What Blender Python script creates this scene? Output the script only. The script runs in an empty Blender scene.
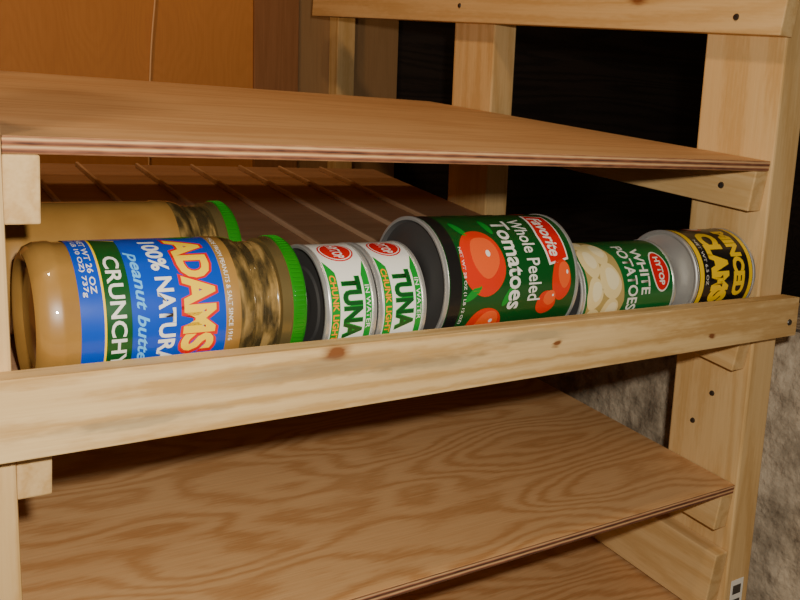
import bpy, bmesh, math, random
from mathutils import Vector, Matrix
random.seed(4)
S=0.001
scene=bpy.context.scene
COL=scene.collection

# ---------------------------------------------------------------- materials
def newmat(name):
    m=bpy.data.materials.new(name); m.use_nodes=True
    return m, m.node_tree.nodes, m.node_tree.links, m.node_tree.nodes['Principled BSDF']
_c={}
def plain(name,col,rough=0.45,metal=0.0,coat=0.0,bump=0):
    if name in _c: return _c[name]
    m,n,l,b=newmat(name)
    b.inputs['Base Color'].default_value=(*col,1); b.inputs['Roughness'].default_value=rough
    b.inputs['Metallic'].default_value=metal; b.inputs['Coat Weight'].default_value=coat
    b.inputs['Coat Roughness'].default_value=0.06
    tc=n.new('ShaderNodeTexCoord'); ns=n.new('ShaderNodeTexNoise'); ns.inputs['Scale'].default_value=60
    l.new(tc.outputs['Object'],ns.inputs['Vector'])
    mr=n.new('ShaderNodeMapRange'); mr.inputs['To Min'].default_value=max(0,rough-0.06); mr.inputs['To Max'].default_value=rough+0.08
    l.new(ns.outputs['Fac'],mr.inputs['Value']); l.new(mr.outputs['Result'],b.inputs['Roughness'])
    if bump:
        bp=n.new('ShaderNodeBump'); bp.inputs['Strength'].default_value=bump; bp.inputs['Distance'].default_value=0.001
        l.new(ns.outputs['Fac'],bp.inputs['Height']); l.new(bp.outputs['Normal'],b.inputs['Normal'])
    _c[name]=m; return m

def ramp(n,stops):
    r=n.new('ShaderNodeValToRGB'); e=r.color_ramp.elements
    while len(e)<len(stops): e.new(0.5)
    for i,(p,c) in enumerate(stops):
        e[i].position=p; e[i].color=(*c,1) if len(c)==3 else c
    return r

def wood(name,light,dark,knots=(),cathedral=False,rough=0.55,seed=0.0,ring=0.42,fib=0.45,blot=0.5,freq=None,scale=None,rnd=True,stains=()):
    m,n,l,b=newmat(name)
    tc=n.new('ShaderNodeTexCoord')
    off=n.new('ShaderNodeVectorMath'); off.operation='ADD'; off.inputs[1].default_value=(seed,seed*0.37,seed*0.71)
    l.new(tc.outputs['Object'],off.inputs[0])
    oi=n.new('ShaderNodeObjectInfo')
    mul=n.new('ShaderNodeMath'); mul.operation='MULTIPLY'; mul.inputs[1].default_value=7.0
    l.new(oi.outputs['Random'],mul.inputs[0])
    off2=n.new('ShaderNodeVectorMath'); off2.operation='ADD'
    l.new(off.outputs[0],off2.inputs[0])
    if rnd: l.new(mul.outputs[0],off2.inputs[1])
    def mapn(sc):
        mp=n.new('ShaderNodeMapping'); mp.inputs['Scale'].default_value=sc
        l.new(off2.outputs[0],mp.inputs['Vector']); return mp
    mp=mapn(scale or ((2.6,8,8) if cathedral else (0.9,16,16)))
    ns=n.new('ShaderNodeTexNoise'); ns.inputs['Scale'].default_value=1.0; ns.inputs['Detail'].default_value=2.2 if cathedral else 1.5; ns.inputs['Roughness'].default_value=0.42
    l.new(mp.outputs[0],ns.inputs['Vector'])
    mp2=mapn((10,420,420)); f=n.new('ShaderNodeTexNoise'); f.inputs['Scale'].default_value=1; f.inputs['Detail'].default_value=3
    l.new(mp2.outputs[0],f.inputs['Vector'])
    mp5=mapn((60,300,300)); f2=n.new('ShaderNodeTexNoise'); f2.inputs['Scale'].default_value=1; f2.inputs['Detail'].default_value=2
    l.new(mp5.outputs[0],f2.inputs['Vector'])
    mp3=mapn((3,7,7)); bl=n.new('ShaderNodeTexNoise'); bl.inputs['Scale'].default_value=1.3; bl.inputs['Detail'].default_value=3
    l.new(mp3.outputs[0],bl.inputs['Vector'])
    m1=n.new('ShaderNodeMath'); m1.operation='MULTIPLY_ADD'; m1.inputs[1].default_value=freq or (150 if cathedral else 75)
    l.new(ns.outputs['Fac'],m1.inputs[0])
    j=n.new('ShaderNodeMath'); j.operation='MULTIPLY'; j.inputs[1].default_value=3.4; l.new(f2.outputs['Fac'],j.inputs[0]); l.new(j.outputs[0],m1.inputs[2])
    m2=n.new('ShaderNodeMath'); m2.operation='SINE'; l.new(m1.outputs[0],m2.inputs[0])
    m3=n.new('ShaderNodeMapRange'); m3.inputs['From Min'].default_value=-1; m3.inputs['From Max'].default_value=1
    l.new(m2.outputs[0],m3.inputs['Value'])
    p=n.new('ShaderNodeMath'); p.operation='POWER'; p.inputs[1].default_value=1.6; l.new(m3.outputs[0],p.inputs[0])
    a1=n.new('ShaderNodeMath'); a1.operation='MULTIPLY'; a1.inputs[1].default_value=ring; l.new(p.outputs[0],a1.inputs[0])
    a2=n.new('ShaderNodeMath'); a2.operation='MULTIPLY_ADD'; a2.inputs[1].default_value=fib; l.new(f.outputs['Fac'],a2.inputs[0]); l.new(a1.outputs[0],a2.inputs[2])
    a3=n.new('ShaderNodeMath'); a3.operation='MULTIPLY_ADD'; a3.inputs[1].default_value=blot; l.new(bl.outputs['Fac'],a3.inputs[0]); l.new(a2.outputs[0],a3.inputs[2])
    r=ramp(n,[(0.22,light),(0.95,dark)]); l.new(a3.outputs[0],r.inputs[0])
    colout=r.outputs[0]
    spots=[(k[0],k[1],k[2],k[3],0.55,(0.22,0.075,0.02,1),1.0) for k in knots]+[(k[0],k[1],k[2],k[3],k[4],(0.20,0.16,0.10,1),0.6) for k in stains]
    for (kx,ky,kz,kr,kst,kc,ks) in spots:
        sb=n.new('ShaderNodeVectorMath'); sb.operation='SUBTRACT'; sb.inputs[1].default_value=(kx*S,ky*S,kz*S); l.new(tc.outputs['Object'],sb.inputs[0])
        sc=n.new('ShaderNodeVectorMath'); sc.operation='MULTIPLY'; sc.inputs[1].default_value=(kst,1,1); l.new(sb.outputs[0],sc.inputs[0])
        ln=n.new('ShaderNodeVectorMath'); ln.operation='LENGTH'; l.new(sc.outputs[0],ln.inputs[0])
        ad=n.new('ShaderNodeMath'); ad.operation='MULTIPLY_ADD'; ad.inputs[1].default_value=0.006; l.new(f2.outputs['Fac'],ad.inputs[0]); l.new(ln.outputs['Value'],ad.inputs[2])
        mr=n.new('ShaderNodeMapRange'); mr.inputs['From Min'].default_value=kr*S*0.8+.003; mr.inputs['From Max'].default_value=kr*S*2.2+.003
        mr.inputs['To Min'].default_value=ks; mr.inputs['To Max'].default_value=0; l.new(ad.outputs[0],mr.inputs['Value'])
        pw=n.new('ShaderNodeMath'); pw.operation='POWER'; pw.inputs[1].default_value=1.6; l.new(mr.outputs[0],pw.inputs[0])
        mx=n.new('ShaderNodeMix'); mx.data_type='RGBA'; l.new(pw.outputs[0],mx.inputs['Factor'])
        l.new(colout,mx.inputs['A']); mx.inputs['B'].default_value=kc
        colout=mx.outputs['Result']
    l.new(colout,b.inputs['Base Color'])
    b.inputs['Roughness'].default_value=rough
    b.inputs['Specular IOR Level'].default_value=0.25
    bp=n.new('ShaderNodeBump'); bp.inputs['Strength'].default_value=0.3; bp.inputs['Distance'].default_value=0.0006
    l.new(f.outputs['Fac'],bp.inputs['Height']); l.new(bp.outputs['Normal'],b.inputs['Normal'])
    return m
PL,PD=(0.72,0.49,0.23),(0.52,0.30,0.10)
PINE=wood('pine_board',PL,PD,ring=.3,rough=.7)
PINE_TOP=wood('pine_board_knotty',PL,PD,ring=.3,rough=.7,knots=((-290,8,0,5),(-440,8,10,4)))
PINE_RAIL=wood('pine_rail',(0.80,0.56,0.265),(0.50,0.29,0.10),seed=2.3,ring=.42,rough=.7,rnd=False,knots=((-134,-9,17,3.6),(60,-9,4,1.6),(250,-9,-8,1.6)),stains=((-150,-9,8,4,.10),(-60,-9,2,3.4,.10),(40,-9,12,3,.1),(-260,-9,-10,2.6,.08)))
PLY=wood('plywood_face',(0.70,0.42,0.19),(0.46,0.215,0.07),cathedral=True,rough=0.7,ring=.36,fib=.45,blot=.5)
PLYU=wood('plywood_upper',(0.64,0.40,0.195),(0.45,0.235,0.09),cathedral=True,rough=0.65,ring=.26,fib=.5,blot=.5,scale=(1.2,14,14),freq=60,seed=3)
PLYD=wood('plywood_mid_shaded',(0.40,0.225,0.12),(0.27,0.13,0.06),cathedral=True,rough=0.7,seed=1.7,ring=.2,scale=(1.2,14,14),freq=60)  # plywood darkened for the middle shelf: its dimness is put into the colour
DIV=wood('divider_wood',(0.56,0.36,0.22),(0.38,0.22,0.11))
WALLW=wood('wall_panel',(0.56,0.225,0.06),(0.42,0.15,0.035),cathedral=True,rough=0.7,seed=5,ring=.1,fib=.3)
WALLD=wood('wall_panel_dark',(0.34,0.15,0.06),(0.22,0.085,0.03),rough=0.7,seed=6,ring=.15)
WALLG=wood('wall_panel_grey',(0.34,0.20,0.09),(0.24,0.13,0.055),rough=0.7,seed=6,ring=.1)
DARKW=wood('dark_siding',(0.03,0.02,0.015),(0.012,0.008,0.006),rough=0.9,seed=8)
def edge_mat():
    m,n,l,b=newmat('plywood_edge')
    tc=n.new('ShaderNodeTexCoord'); sp=n.new('ShaderNodeSeparateXYZ'); l.new(tc.outputs['Object'],sp.inputs[0])
    mm=n.new('ShaderNodeMath'); mm.operation='MULTIPLY'; mm.inputs[1].default_value=2*math.pi/(0.0042); l.new(sp.outputs['Z'],mm.inputs[0])
    s=n.new('ShaderNodeMath'); s.operation='SINE'; l.new(mm.outputs[0],s.inputs[0])
    ns=n.new('ShaderNodeTexNoise'); ns.inputs['Scale'].default_value=1; ns.inputs['Detail'].default_value=4
    mp=n.new('ShaderNodeMapping'); mp.inputs['Scale'].default_value=(60,60,500); l.new(tc.outputs['Object'],mp.inputs[0]); l.new(mp.outputs[0],ns.inputs['Vector'])
    a=n.new('ShaderNodeMath'); a.operation='MULTIPLY_ADD'; a.inputs[1].default_value=1.6; l.new(ns.outputs['Fac'],a.inputs[0]); l.new(s.outputs[0],a.inputs[2])
    r=ramp(n,[(0.1,(0.64,0.38,0.17)),(0.55,(0.38,0.14,0.06)),(0.95,(0.08,0.028,0.015))]);
    mr=n.new('ShaderNodeMapRange'); mr.inputs['From Min'].default_value=-0.6; mr.inputs['From Max'].default_value=2.2; l.new(a.outputs[0],mr.inputs['Value'])
    l.new(mr.outputs[0],r.inputs[0]); l.new(r.outputs[0],b.inputs['Base Color']); b.inputs['Roughness'].default_value=0.8
    bp=n.new('ShaderNodeBump'); bp.inputs['Strength'].default_value=0.6; bp.inputs['Distance'].default_value=0.001
    l.new(a.outputs[0],bp.inputs['Height']); l.new(bp.outputs[0],b.inputs['Normal'])
    return m
EDGE=edge_mat()
def concrete(name,c1,c2):
    m,n,l,b=newmat(name)
    tc=n.new('ShaderNodeTexCoord'); ns=n.new('ShaderNodeTexNoise'); ns.inputs['Scale'].default_value=12; ns.inputs['Detail'].default_value=10; ns.inputs['Roughness'].default_value=0.72
    l.new(tc.outputs['Object'],ns.inputs['Vector'])
    r=ramp(n,[(0.36,c2),(0.62,c1)]); l.new(ns.outputs['Fac'],r.inputs[0]); l.new(r.outputs[0],b.inputs['Base Color']); b.inputs['Roughness'].default_value=0.9
    n2=n.new('ShaderNodeTexNoise'); n2.inputs['Scale'].default_value=35; n2.inputs['Detail'].default_value=8; l.new(tc.outputs['Object'],n2.inputs['Vector'])
    bp=n.new('ShaderNodeBump'); bp.inputs['Strength'].default_value=1.0; bp.inputs['Distance'].default_value=0.014
    l.new(n2.outputs['Fac'],bp.inputs['Height']); l.new(bp.outputs[0],b.inputs['Normal'])
    return m
CONC=concrete('concrete',(0.66,0.53,0.37),(0.20,0.145,0.09))
CONCF=concrete('concrete_floor',(0.2,0.16,0.12),(0.1,0.08,0.06))
STEEL=plain('screw_steel',(0.12,0.11,0.1),0.35,0.9)
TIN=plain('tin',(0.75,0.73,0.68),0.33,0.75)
TIND=plain('tin_end_shade',(0.10,0.095,0.09),0.4,0.6)  # darkened copy of the tin, shade of the left can ends in its colour
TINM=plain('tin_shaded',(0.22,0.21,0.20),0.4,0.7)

# ---------------------------------------------------------------- builders
def obj(name,me,parent=None):
    o=bpy.data.objects.new(name,me); COL.objects.link(o)
    if parent: o.parent=parent
    return o
def empty(name,loc=(0,0,0)):
    e=bpy.data.objects.new(name,None); e.empty_display_size=0.02; e.location=[c*S for c in loc]; COL.objects.link(e); return e
def board(name,p0,xd,L,W,H,mat,parent,up=(0,0,1),bevel=1.2,edge=None):
    xd=Vector(xd).normalized(); up=Vector(up); yd=up.cross(xd).normalized(); zd=xd.cross(yd).normalized()
    me=bpy.data.meshes.new(name); bm=bmesh.new()
    bmesh.ops.create_cube(bm,size=1)
    bmesh.ops.scale(bm,vec=(L*S,W*S,H*S),verts=bm.verts)
    bmesh.ops.bevel(bm,geom=bm.edges[:],offset=bevel*S,segments=2,affect='EDGES',profile=0.5)
    me.materials.append(mat)
    if edge:
        me.materials.append(edge)
        for f in bm.faces:
            if abs(f.normal.z)<0.5: f.material_index=1
    bm.to_mesh(me); bm.free()
    o=obj(name,me,parent)
    M=Matrix((xd,yd,zd)).transposed().to_4x4()
    c=Vector(p0)+xd*L/2+yd*W/2+zd*H/2
    M.translation=c*S
    o.matrix_world=M
    return o
def screw(parent,c,nrm,r=4.0):
    me=bpy.data.meshes.new('screw'); bm=bmesh.new()
    bmesh.ops.create_cone(bm,cap_ends=True,segments=20,radius1=r*S,radius2=r*0.8*S,depth=1.4*S)
    me.materials.append(STEEL); 
    for a in (0,math.pi/2):
        g=bmesh.ops.create_cube(bm,size=1)
        bmesh.ops.scale(bm,vec=(r*1.1*S,r*.22*S,0.4*S),verts=g['verts'])
        bmesh.ops.rotate(bm,matrix=Matrix.Rotation(a,3,'Z'),verts=g['verts'])
        bmesh.ops.translate(bm,vec=(0,0,0.75*S),verts=g['verts'])
    bm.to_mesh(me); bm.free()
    o=obj('screw',me,parent); o.location=Vector(c)*S
    o.rotation_mode='QUATERNION'; o.rotation_quaternion=Vector(nrm).to_track_quat('Z','Y')
    return o

# ---------------------------------------------------------------- rack
rack=empty('wooden_storage_shelf')
a=0.1221; am=math.atan(0.175)
def sd(an): return (0,math.cos(an),math.sin(an))
XL=-704
def vpost(name,x0,y0,z0,z1):
    board(name,(x0,y0+89,z0),(0,0,1),z1-z0,89,38,PINE,rack,up=(1,0,0),bevel=2.0)
vpost('post_front_right',-38,19.5,-560,700)
vpost('post_front_left',XL-38,19.5,-560,700)
vpost('post_back_right',-38,446,-560,700)
vpost('post_back_left',XL-38,446,-560,700)
def shelf(name,zf,an,yback,mat,y0=23,t=9.5):
    L=-38-XL-1
    D=(yback-y0)/math.cos(an)
    up=(0,-math.sin(an),math.cos(an))
    return board(name,(XL+0.5,y0,zf),(1,0,0),L,D,t,mat,rack,up=up,bevel=0.5,edge=EDGE)
def cleats(tag,zf,an,yb,h=38,y0=23):
    up=(0,-math.sin(an),math.cos(an)); d=sd(an)
    for side,x in (('right',-38.3),('left',XL+19.3)):
        p=Vector((x,y0,zf))-Vector(up)*h
        board('cleat_%s_%s'%(tag,side),p,d,(yb-y0)/math.cos(an),19,h,PINE,rack,up=up,bevel=1.2)
ZU=157.7; ZL=-165.4; ZM=-4.5; ZB=-312
shelf('shelf_upper',ZU,a,590,PLYU);   cleats('upper',ZU-0.3,a,590)
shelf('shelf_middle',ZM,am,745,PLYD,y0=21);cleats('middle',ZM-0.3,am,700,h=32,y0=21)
shelf('shelf_lower',ZL,a,590,PLY);   cleats('lower',ZL-0.3,a,590)
shelf('shelf_bottom',ZB,a,590,PLY);  cleats('bottom',ZB-0.3,a,590)
board('side_guard_right',(-38.3,30,ZB+14),sd(a),560,19,70,PINE,rack,up=(0,-math.sin(a),math.cos(a)))
board('cleat_top_right',(-38.3,14,279),sd(a),930,19,64,PINE_TOP,rack,up=(0,-math.sin(a),math.cos(a)),bevel=1.2)
L=760
rail=board('front_rail',(-L,0,0),(1,0,0),L,19,38,PINE_RAIL,rack,up=(0,0,1),bevel=0.7)
for v in rail.data.vertices:
    t=(0.5*L*S-v.co.x)/(L*S)
    v.co.z+= t*(4.0*S if v.co.z>0 else -4.0*S)
screw(rack,(-13,-0.3,14),(0,-1,0),3.4)
upm=Vector((0,-math.sin(am),math.cos(am)))
for i,x in enumerate((-645,-575,-509,-430,-352,-279,-215,-145)):
    y0=225 if x<-500 else 150
    p=Vector((x,y0,ZM+9.6+ (y0-21)*math.tan(am)+ (9.6*(1/math.cos(am)-1))))
    board('lane_divider_%d'%(i+1),p,sd(am),(735-y0),4,6,DIV,rack,up=upm,bevel=0.8)
for c in ((-57.8,62,300),(-57.8,500,360),(-57.8,60,ZU-15),):
    screw(rack,c,(-1,0,0),3.4)
for c in ((-38.6,60,-70),(-38.6,80,-105)):
    screw(rack,c,(-1,0,0),3.0)
WHITE=plain('label_white',(0.84,0.80,0.70),0.35,coat=.3)
BLK=plain('label_black',(0.012,0.011,0.01),0.3,coat=.3)
board('lumber_tag',(-31,18.9,-340),(0,0,1),78,0.5,20,WHITE,rack,up=(1,0,0),bevel=0.1)
for k,(z0,z1) in enumerate(((-336,-318),(-312,-300),(-296,-284),(-278,-268))):
    board('lumber_tag_print_%d'%k,(-28,18.35,z0),(0,0,1),z1-z0,0.2,13,BLK,rack,up=(1,0,0),bevel=0.02)

# ---------------------------------------------------------------- lathe
def lathe(name,prof,parent,seg=128,smooth=True):
    me=bpy.data.meshes.new(name); bm=bmesh.new(); mats=[]
    rings=[]
    for (x,r,*_) in prof:
        if r<1e-6: rings.append([bm.verts.new((x*S,0,0))])
        else: rings.append([bm.verts.new((x*S,-r*S*math.cos(2*math.pi*i/seg),r*S*math.sin(2*math.pi*i/seg))) for i in range(seg)])
    for k in range(len(prof)-1):
        mt=prof[k][2]
        if mt not in mats: mats.append(mt)
        A,B=rings[k],rings[k+1]
        for i in range(seg):
            j=(i+1)%seg
            if len(A)==1 and len(B)==1: continue
            if len(A)==1: f=bm.faces.new((A[0],B[i],B[j]))
            elif len(B)==1: f=bm.faces.new((A[i],A[j],B[0]))
            else: f=bm.faces.new((A[i],A[j],B[j],B[i]))
            f.material_index=mats.index(mt); f.smooth=smooth
    bmesh.ops.recalc_face_normals(bm,faces=bm.faces)
    for m in mats: me.materials.append(m)
    bm.to_mesh(me); bm.free()
    o=obj(name,me,parent)
    md=o.modifiers.new('es','EDGE_SPLIT'); md.split_angle=math.radians(35)
    return o
def wrap(bm,parent,name,mat,r,layer,th0,x0):
    """bend flat artwork (tx,ty in mm) on to the cylinder of radius r"""
    R=r+0.12+0.1*layer
    xs=[v.co.x for v in bm.verts]
    if not xs: bm.free(); return
    lo,hi=min(xs),max(xs); step=2.0
    x=math.ceil(lo/step)*step
    while x<hi:
        bmesh.ops.bisect_plane(bm,geom=bm.verts[:]+bm.edges[:]+bm.faces[:],plane_co=(x,0,0),plane_no=(1,0,0),dist=1e-5)
        x+=step
    for v in bm.verts:
        th=math.radians(th0)-v.co.x/r
        X=x0+v.co.y
        v.co=Vector((X*S,-R*S*math.cos(th),R*S*math.sin(th)))
    for f in bm.faces: f.smooth=True
    me=bpy.data.meshes.new(name); me.materials.append(mat); bm.to_mesh(me); bm.free()
    return obj(name,me,parent)
def poly(can,name,pts,mat,layer):
    bm=bmesh.new(); bm.faces.new([bm.verts.new((x,y,0)) for x,y in pts])
    wrap(bm,can['e'],name,mat,can['r'],layer,can['th'],can['x'])
def rect(can,name,x0,y0,x1,y1,mat,layer): poly(can,name,[(x0,y0),(x1,y0),(x1,y1),(x0,y1)],mat,layer)
def ell(can,name,cx,cy,rx,ry,mat,layer,rot=0,n=32,wob=0):
    pts=[]
    for i in range(n):
        t=2*math.pi*i/n; k=1+wob*math.sin(3*t+cx)+wob*.5*math.cos(5*t)
        x,y=rx*k*math.cos(t),ry*k*math.sin(t)
        pts.append((cx+x*math.cos(rot)-y*math.sin(rot),cy+x*math.sin(rot)+y*math.cos(rot)))
    poly(can,name,pts,mat,layer)
def text(can,name,s,cx,cy,w,h,mat,layer,bold=0.0,shear=0.0,rot=0.0,arch=0.0):
    cu=bpy.data.curves.new(name,'FONT'); cu.body=s; cu.size=1; cu.offset=bold; cu.shear=shear; cu.resolution_u=3; cu.fill_mode='FRONT'
    o=bpy.data.objects.new(name,cu); COL.objects.link(o)
    dg=bpy.context.evaluated_depsgraph_get(); dg.update()
    me=bpy.data.meshes.new_from_object(o.evaluated_get(dg))
    bpy.data.objects.remove(o)
    bm=bmesh.new(); bm.from_mesh(me); bpy.data.meshes.remove(me)
    if not bm.verts: bm.free(); return
    xs=[v.co.x for v in bm.verts]; ys=[v.co.y for v in bm.verts]
    mx,my=(min(xs)+max(xs))/2,(min(ys)+max(ys))/2; sx=w/(max(xs)-min(xs)); sy=h/(max(ys)-min(ys))
    c,sn=math.cos(rot),math.sin(rot)
    for v in bm.verts:
        x=(v.co.x-mx)*sx; y=(v.co.y-my)*sy+arch*(1-(2*x/w)**2)
        v.co=Vector((cx+x*c-y*sn,cy+x*sn+y*c,0))
    wrap(bm,can['e'],name,mat,can['r'],layer,can['th'],can['x'])

def contact_z(r,y):
    zs=ZM+9.5/math.cos(am)+(y-21)*math.tan(am)
    return zs+r/math.cos(am)
def place(name,xl,xr,r,y=None,gap=0.9):
    if y is None: y=19+r+gap
    return empty(name,((xl+xr)/2,y,contact_z(r+0.6,y)))
def can_body(e,L,r,label,band=2.5,inner=None):
    h=L/2; ri=r-2.0
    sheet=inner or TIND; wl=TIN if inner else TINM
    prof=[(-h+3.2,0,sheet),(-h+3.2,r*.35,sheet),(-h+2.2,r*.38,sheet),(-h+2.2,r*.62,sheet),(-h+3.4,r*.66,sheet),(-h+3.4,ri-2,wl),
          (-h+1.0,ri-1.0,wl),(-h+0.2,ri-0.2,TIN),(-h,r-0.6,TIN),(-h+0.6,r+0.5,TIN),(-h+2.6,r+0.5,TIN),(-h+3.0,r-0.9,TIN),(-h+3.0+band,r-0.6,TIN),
          (-h+3.05+band,r,label),(h-3.05-band,r,label),(h-3.0-band,r-0.6,TIN),(h-3.0,r-0.9,TIN),(h-2.6,r+0.5,TIN),(h-0.6,r+0.5,TIN),(h,r-0.6,TIN),
          (h-0.2,ri-0.6,TIN),(h-1.0,ri-1.5,TIN),(h-3.4,ri-3,TIN),(h-3.4,r*.66,TIN),(h-2.2,r*.62,TIN),(h-2.2,r*.38,TIN),(h-3.2,r*.35,TIN),(h-3.2,0,TIN)]
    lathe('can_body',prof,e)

BLUE=plain('label_blue',(0.004,0.06,0.46),0.3,coat=.4)
LBLUE=plain('label_lightblue',(0.12,0.50,0.95),0.3,coat=.4)
DBLUE=plain('label_navy',(0.01,0.03,0.2),0.3,coat=.4)
YEL=plain('label_yellow',(0.98,0.62,0.005),0.35,coat=.3)
ORG=plain('label_orange',(0.98,0.28,0.005),0.35,coat=.3)
RED=plain('label_red',(0.66,0.008,0.006),0.3,coat=.3)
GRN=plain('label_green',(0.006,0.26,0.025),0.3,coat=.3)
DGRN=plain('label_darkgreen',(0.006,0.075,0.012),0.3,coat=.4)
PGRN=plain('label_potato_green',(0.008,0.13,0.025),0.3,coat=.4)
CREAM=plain('potato_cream',(0.80,0.62,0.28),0.4,coat=.2)
CREAM2=plain('potato_cream_dark',(0.45,0.32,0.10),0.4,coat=.2)
CREAM3=plain('potato_cream_light',(0.85,0.72,0.42),0.4,coat=.2)
TOM=plain('tomato_red',(0.72,0.03,0.006),0.3,coat=.3)
TOM2=plain('tomato_light',(0.85,0.11,0.02),0.3,coat=.3)
LID=plain('lid_green',(0.010,0.21,0.006),0.35,coat=.3)
GOLD=plain('lid_gold',(0.24,0.17,0.06),0.3,0.6)

def pb_mat():
    m,n,l,b=newmat('peanut_butter_in_glass')
    tc=n.new('ShaderNodeTexCoord'); ns=n.new('ShaderNodeTexNoise'); ns.inputs['Scale'].default_value=22; ns.inputs['Detail'].default_value=4
    l.new(tc.outputs['Object'],ns.inputs['Vector'])
    r=ramp(n,[(0.3,(0.29,0.14,0.028)),(0.55,(0.36,0.185,0.042)),(0.8,(0.42,0.23,0.06))]); l.new(ns.outputs['Fac'],r.inputs[0])
    l.new(r.outputs[0],b.inputs['Base Color']); b.inputs['Roughness'].default_value=0.4
    b.inputs['Coat Weight'].default_value=1; b.inputs['Coat Roughness'].default_value=0.02; b.inputs['Coat IOR'].default_value=1.6
    return m
def sh_mat():
    m,n,l,b=newmat('jar_shoulder_glass')
    tc=n.new('ShaderNodeTexCoord'); ns=n.new('ShaderNodeTexNoise'); ns.inputs['Scale'].default_value=70; ns.inputs['Detail'].default_value=4
    mp=n.new('ShaderNodeMapping'); mp.inputs['Scale'].default_value=(2,.6,.6)
    l.new(tc.outputs['Object'],mp.inputs[0]); l.new(mp.outputs[0],ns.inputs['Vector'])
    r=ramp(n,[(0.40,(0.05,0.035,0.014)),(0.52,(0.15,0.095,0.03)),(0.64,(0.36,0.22,0.07))]); l.new(ns.outputs['Fac'],r.inputs[0])
    l.new(r.outputs[0],b.inputs['Base Color']); b.inputs['Roughness'].default_value=0.2
    b.inputs['Coat Weight'].default_value=1; b.inputs['Coat Roughness'].default_value=0.02; b.inputs['Coat IOR'].default_value=1.7
    return m
PB=pb_mat(); SH=sh_mat()
def jar(name,xl,xr,r,y=None):
    e=place(name,xl,xr,r,y)
    L=xr-xl; h=L/2
    p=[(-h+5,0,PB),(-h+5,r*.7,PB),(-h+1,r*.8,PB),(-h,r*.86,PB),(-h+2,r*.93,PB),(-h+7,r*.985,PB),(-h+13,r,PB),(-h+15,r,PB),(-h+17,r-0.8,PB),(h-58,r-0.8,PB),(h-56,r,PB),(h-47,r-.3,SH)]
    for i in range(7):
        t=i/6*math.pi/2
        p.append((h-47+12*math.sin(t),r-.3-4.5*(1-math.cos(t)),SH))
    p+=[(h-34,r-6,SH)]
    for k in range(3):
        p+=[(h-33+k*5,r-6,SH),(h-31.5+k*5,r-4.2,SH),(h-30+k*5,r-4.2,SH),(h-28.8+k*5,r-6,SH)]
    p+=[(h-18,r-5.5,GOLD),(h-17.5,r-2.2,GOLD),(h-11,r-2.0,GOLD),(h-10.5,r-1.2,LID),(h-2,r-1.2,LID),(h-.4,r-2.2,LID),(h,r-4,LID),(h-.5,r-6,LID),(h-1.5,r-9,GOLD),(h-1.5,0,GOLD)]
    lathe('jar_body',p,e)
    me=bpy.data.meshes.new('lid_ridges'); bm=bmesh.new()
    for i in range(90):
        g=bmesh.ops.create_cube(bm,size=1); vs=g['verts']
        bmesh.ops.scale(bm,vec=(6.5*S,0.9*S,1.0*S),verts=vs)
        t=2*math.pi*i/90
        bmesh.ops.translate(bm,vec=((h-6.0)*S,0,(r-1.1)*S),verts=vs)
        bmesh.ops.rotate(bm,cent=(0,0,0),matrix=Matrix.Rotation(t,3,'X'),verts=vs)
    me.materials.append(LID); bm.to_mesh(me); bm.free(); obj('lid_ridges',me,e)
    return e
def jar_label(e,L,r,u0,u1):
    c={'e':e,'r':r,'th':32,'x':-L/2+u0}
    H=u1-u0
    rect(c,'label',-64,0,95,H,BLUE,0)
    text(c,'small_text_0','NET WT 26 OZ',-20,8.6,50,3.4,WHITE,1,bold=.01)
    text(c,'small_text_1','(1 LB 10 OZ) 737g',-20,4.0,54,3.4,WHITE,1,bold=.01)
    def blob(k,lay,mat):
        pts=[(-44-k,14-k),(62+k,14-k),(62+k,30+k),(40+k*.6,34+k),(10,38+k),(-20,36+k),(-38-k,30+k)]
        poly(c,'panel',pts,mat,lay)
    blob(1.2,1,YEL); blob(0,2,DGRN)
    text(c,'text_crunchy','CRUNCHY',16,21,72,9,WHITE,3,bold=0.02)
    poly(c,'banner',[(-40,28.5),(66,28.5),(66,44),(30,48),(0,49),(-30,46),(-44,40)],BLUE,3)
    text(c,'text_pb','peanut butter',16,34.0,78,9.0,LBLUE,4,bold=0.02,shear=0.3)
    text(c,'text_natural','100% NATURAL',12,46.5,94,10.5,WHITE,4,bold=0.03,arch=3)
    text(c,'text_shadow','ADAMS',4,67.0,86,24,RED,4,bold=0.09,arch=3)
    text(c,'text_brand','ADAMS',4,67.0,81,20.5,YEL,5,bold=0.045,arch=3)
    poly(c,'leaf',[(-42,58),(-46,74),(-43,82),(-40,70)],GRN,4)
    text(c,'text_top','MADE FROM PEANUTS & SALT SINCE 1916',0,H-5,80,2.8,WHITE,4)
    rect(c,'facts',58,56,92,H-3,WHITE,5)
    for i in range(7): rect(c,'facts_line_%d'%i,60,59+i*4.0,90,60.2+i*4.0,DBLUE,6)
xl,xr=-690,-524; Lj=xr-xl
j1=jar('peanut_butter_jar',xl,xr,46); jar_label(j1,Lj,45.5,23,117)
j2=jar('peanut_butter_jar',-694,-694+Lj,46,y=19+46+97); jar_label(j2,Lj,45.5,23,117)
j2.rotation_euler=(math.radians(165),0,0)

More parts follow.
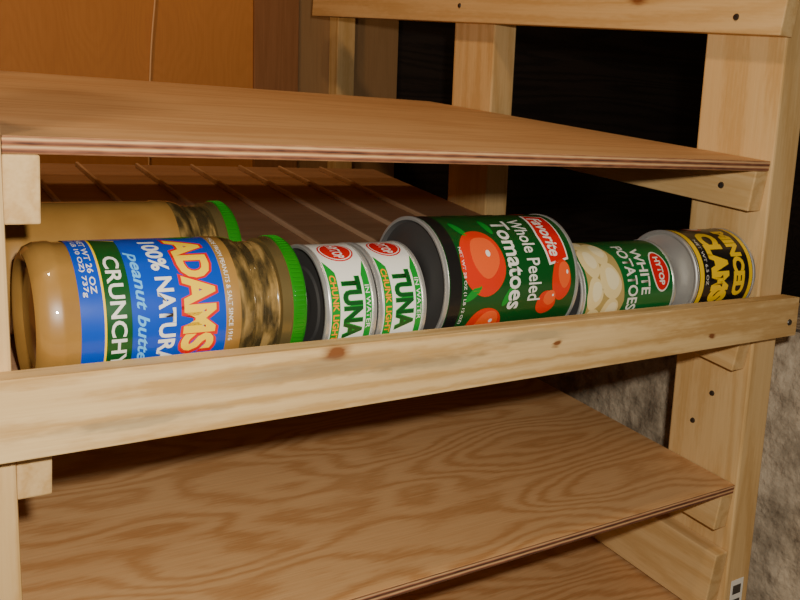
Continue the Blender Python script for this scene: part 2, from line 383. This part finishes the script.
def tuna(xl,xr,r,rot=0):
    e=place('tuna_can',xl,xr,r); L=xr-xl
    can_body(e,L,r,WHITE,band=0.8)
    c={'e':e,'r':r,'th':30,'x':-L/2}
    m=L/2
    ell(c,'logo_ring',-31,m,11.5,13.2,RED,1)
    ell(c,'logo_ring_in',-31,m,10.4,12.0,WHITE,2)
    ell(c,'logo',-31,m,9.6,11.2,RED,3)
    text(c,'logo_text','HYTOP',-31,m,17,8,WHITE,4,bold=0.03)
    poly(c,'green_upper',[(-20,L-4.4),(50,L-4.4),(50,L-9.5),(-8,L-9.5)],GRN,1)
    poly(c,'green_lower',[(-20,4.4),(50,4.4),(50,11.0),(-10,11)],GRN,1)
    text(c,'text_tuna','TUNA',15,m+1,44,15.5,GRN,3,bold=0.07)
    text(c,'text_tuna_f','TUNA',15,m+1,43,14.6,DGRN,4,bold=0.035)
    text(c,'text_chunk','CHUNK LIGHT',15,7.7,46,4.6,ORG,3,bold=0.02)
    text(c,'text_water','IN WATER',15,L-7.0,30,3.4,WHITE,3)
    rect(c,'code',56,5,78,L-5,BLK,1)
    e.rotation_euler=(math.radians(rot),0,0)
    return e
tuna(-511.5,-471.5,42.5,4); tuna(-470,-430,42.5,0)

def tomato():
    xl,xr,r=-414,-281,50.5
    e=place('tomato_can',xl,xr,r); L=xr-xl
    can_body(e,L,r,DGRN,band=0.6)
    c={'e':e,'r':r,'th':38,'x':-L/2}
    rect(c,'band_left',-110,4.2,120,15,BLK,1)
    for i,(cx,cy,rx,ry) in enumerate(((12,37,27,21),(66,42,18,17),(-66,48,18,19),(-68,80,16,15),(-56,108,12,12),(30,114,17,10),(-75,100,12,12),(48,100,10,10))):
        ell(c,'tomato_art_%d'%i,cx,cy,rx,ry,TOM,1+i%2,wob=0.02)
        ell(c,'tomato_shine_%d'%i,cx-4,cy+3,rx*.62,ry*.62,TOM2,3,wob=0.03)
        ell(c,'tomato_shine2_%d'%i,cx-6,cy+6,rx*.10,ry*.10,WHITE,4)
    for i,(cx,cy,ro) in enumerate(((-18,26,0.5),(36,26,2.2),(-46,44,1.2),(40,60,2.6),(-20,54,.2))):
        ell(c,'leaf_%d'%i,cx,cy,9,3.2,GRN,1,rot=ro)
    text(c,'text_whole','Whole Peeled',8,86,74,13,WHITE,3,bold=0.01)
    text(c,'text_tomatoes','Tomatoes',12,68,78,16,WHITE,3,bold=0.02)
    poly(c,'banner',[(-38,102),(-34,123),(14,123),(18,102),(-8,98)],WHITE,2)
    poly(c,'banner_red',[(-36,103.5),(-32.5,121.5),(12.5,121.5),(16,103.5),(-8,99.5)],RED,5)
    text(c,'text_favorite','Favorite',-10,110,42,12,WHITE,6,bold=0.02,shear=0.2)
    text(c,'text_net','NET WT 28 OZ (1 LB 12 OZ)',30,17.5,60,3.2,WHITE,5)
tomato()
def potato():
    xl,xr,r=-276,-160,39.5
    e=place('potato_can',xl,xr,r); L=xr-xl
    can_body(e,L,r,PGRN,band=1.5)
    c={'e':e,'r':r,'th':35,'x':-L/2}
    poly(c,'art_bg',[(-50,7),(60,7),(60,42),(30,50),(-10,47),(-34,34)],CREAM2,1)
    for i,(x,y,rx,ry,ro) in enumerate(((-30,16,12,9,.3),(-6,16,15,10,0),(22,15,14,9,-.2),(48,17,13,10,.2),(-16,31,14,10,.1),(12,34,16,12,.2),(40,34,14,10,-.3))):
        ell(c,'potato_art_%d'%i,x,y,rx,ry,CREAM,2+i%3,rot=ro,wob=0.03)
        ell(c,'potato_light_%d'%i,x-2,y+2,rx*.6,ry*.6,CREAM3,5,rot=ro,wob=0.03)
    text(c,'text_potatoes','POTATOES',8,60,62,12,WHITE,3,bold=0.02)
    text(c,'text_white','WHITE',4,76,44,11,WHITE,3,bold=0.02)
    ell(c,'logo',6,97,19,11,WHITE,2); ell(c,'logo_red',6,97,17.5,9.8,RED,3)
    text(c,'logo_text','HYTOP',6,97,26,7,WHITE,4,bold=0.03)
potato()
def clams():
    xl,xr,r=-133,-46,43
    e=place('clam_can',xl,xr,r); L=xr-xl
    can_body(e,L,r,BLK,band=1.0,inner=TIN)
    c={'e':e,'r':r,'th':40,'x':-L/2}
    rect(c,'stripe_a',-90,5,90,11,YEL,1); rect(c,'stripe_b',-90,L-10,90,L-5,YEL,1)
    text(c,'text_clams','CLAMS',14,34,74,26,YEL,2,bold=0.07)
    text(c,'text_minced','MINCED',10,62,72,17,YEL,2,bold=0.06)
    ell(c,'seal',-38,40,9,12,RED,2); ell(c,'seal_in',-38,40,6,8,WHITE,3)
    text(c,'text_net','NET WT 6.5 OZ',10,15.5,46,3.6,WHITE,2)
clams()

# ---------------------------------------------------------------- room
def wallbox(name,x0,x1,y0,y1,z0,z1,mat):
    me=bpy.data.meshes.new(name); bm=bmesh.new(); bmesh.ops.create_cube(bm,size=1)
    bmesh.ops.scale(bm,vec=((x1-x0)*S,(y1-y0)*S,(z1-z0)*S),verts=bm.verts)
    me.materials.append(mat); bm.to_mesh(me); bm.free()
    o=obj(name,me); o.location=((x0+x1)/2*S,(y0+y1)/2*S,(z0+z1)/2*S); return o
wallbox('floor',-2600,1300,-2200,1600,-600,-562,CONCF)
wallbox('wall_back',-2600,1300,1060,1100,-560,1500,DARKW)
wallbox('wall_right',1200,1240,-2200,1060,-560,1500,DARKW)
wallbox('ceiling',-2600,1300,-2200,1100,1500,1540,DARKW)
wallbox('wall_foundation',110,300,-600,1055,-560,-20,CONC)
board('plywood_panel',(-1500,1040,-300),(0,0,1),1500,1376,15,WALLW,None,up=(0,1,0))
board('trim_1',(-124,1035,-300),(0,0,1),1500,90,15,WALLD,None,up=(0,1,0))
board('fiberboard_panel',(-34,1045,-300),(0,0,1),1500,230,12,WALLG,None,up=(0,1,0))
board('wall_stud',(36,1044,-300),(0,0,1),1500,34,38,PINE,None,up=(1,0,0))
cu=bpy.data.curves.new('hanging_cable','CURVE'); cu.dimensions='3D'; cu.bevel_depth=1.5*S; cu.bevel_resolution=3
sp=cu.splines.new('NURBS'); pts=[(-322,1400),(-306,600),(-304,430),(-316,330),(-322,200),(-326,0)]
sp.points.add(len(pts)-1)
for q,(x,z) in zip(sp.points,pts): q.co=(x*S,1.030,z*S,1)
sp.use_endpoint_u=True; sp.order_u=3
cu.materials.append(plain('cable_sheath',(0.75,0.42,0.18),0.5))
o=bpy.data.objects.new('hanging_cable',cu); COL.objects.link(o)

# ---------------------------------------------------------------- camera
yaw,pitch,roll,f=0.5823,0.1777,0.035,848.6
F=Vector((math.sin(yaw)*math.cos(pitch),math.cos(yaw)*math.cos(pitch),-math.sin(pitch)))
R=Vector((math.cos(yaw),-math.sin(yaw),0)); U=R.cross(F)
c,s=math.cos(roll),math.sin(roll); R2=R*c+U*s; U2=U*c-R*s
cam=bpy.data.cameras.new('camera'); co=bpy.data.objects.new('camera',cam); COL.objects.link(co)
M=Matrix((R2,U2,-F)).transposed().to_4x4(); C=Vector((-774.4,-467.9,168.0)); M.translation=C*S
co.matrix_world=M; cam.sensor_width=36; cam.lens=36*f/800; cam.clip_start=0.01; cam.clip_end=50
scene.camera=co
# ---------------------------------------------------------------- lights
def light(name,typ,loc,en,col,size=0.02):
    l=bpy.data.lights.new(name,typ); l.energy=en; l.color=col; l.shadow_soft_size=size
    o=bpy.data.objects.new(name,l); COL.objects.link(o); o.location=Vector(loc)*S
    return o
fl=C+R2*45+U2*55-F*5
light('camera_flash','POINT',fl,19.5,(1,0.96,0.87),0.012)
light('ceiling_bulb','POINT',(-900,-250,1350),14,(1,0.76,0.48),0.05)
light('room_bulb','POINT',(-800,300,1250),15,(1,0.66,0.35),0.05)
w=bpy.data.worlds.new('world'); scene.world=w; w.use_nodes=True
w.node_tree.nodes['Background'].inputs[0].default_value=(1,0.8,0.6,1); w.node_tree.nodes['Background'].inputs[1].default_value=0.14
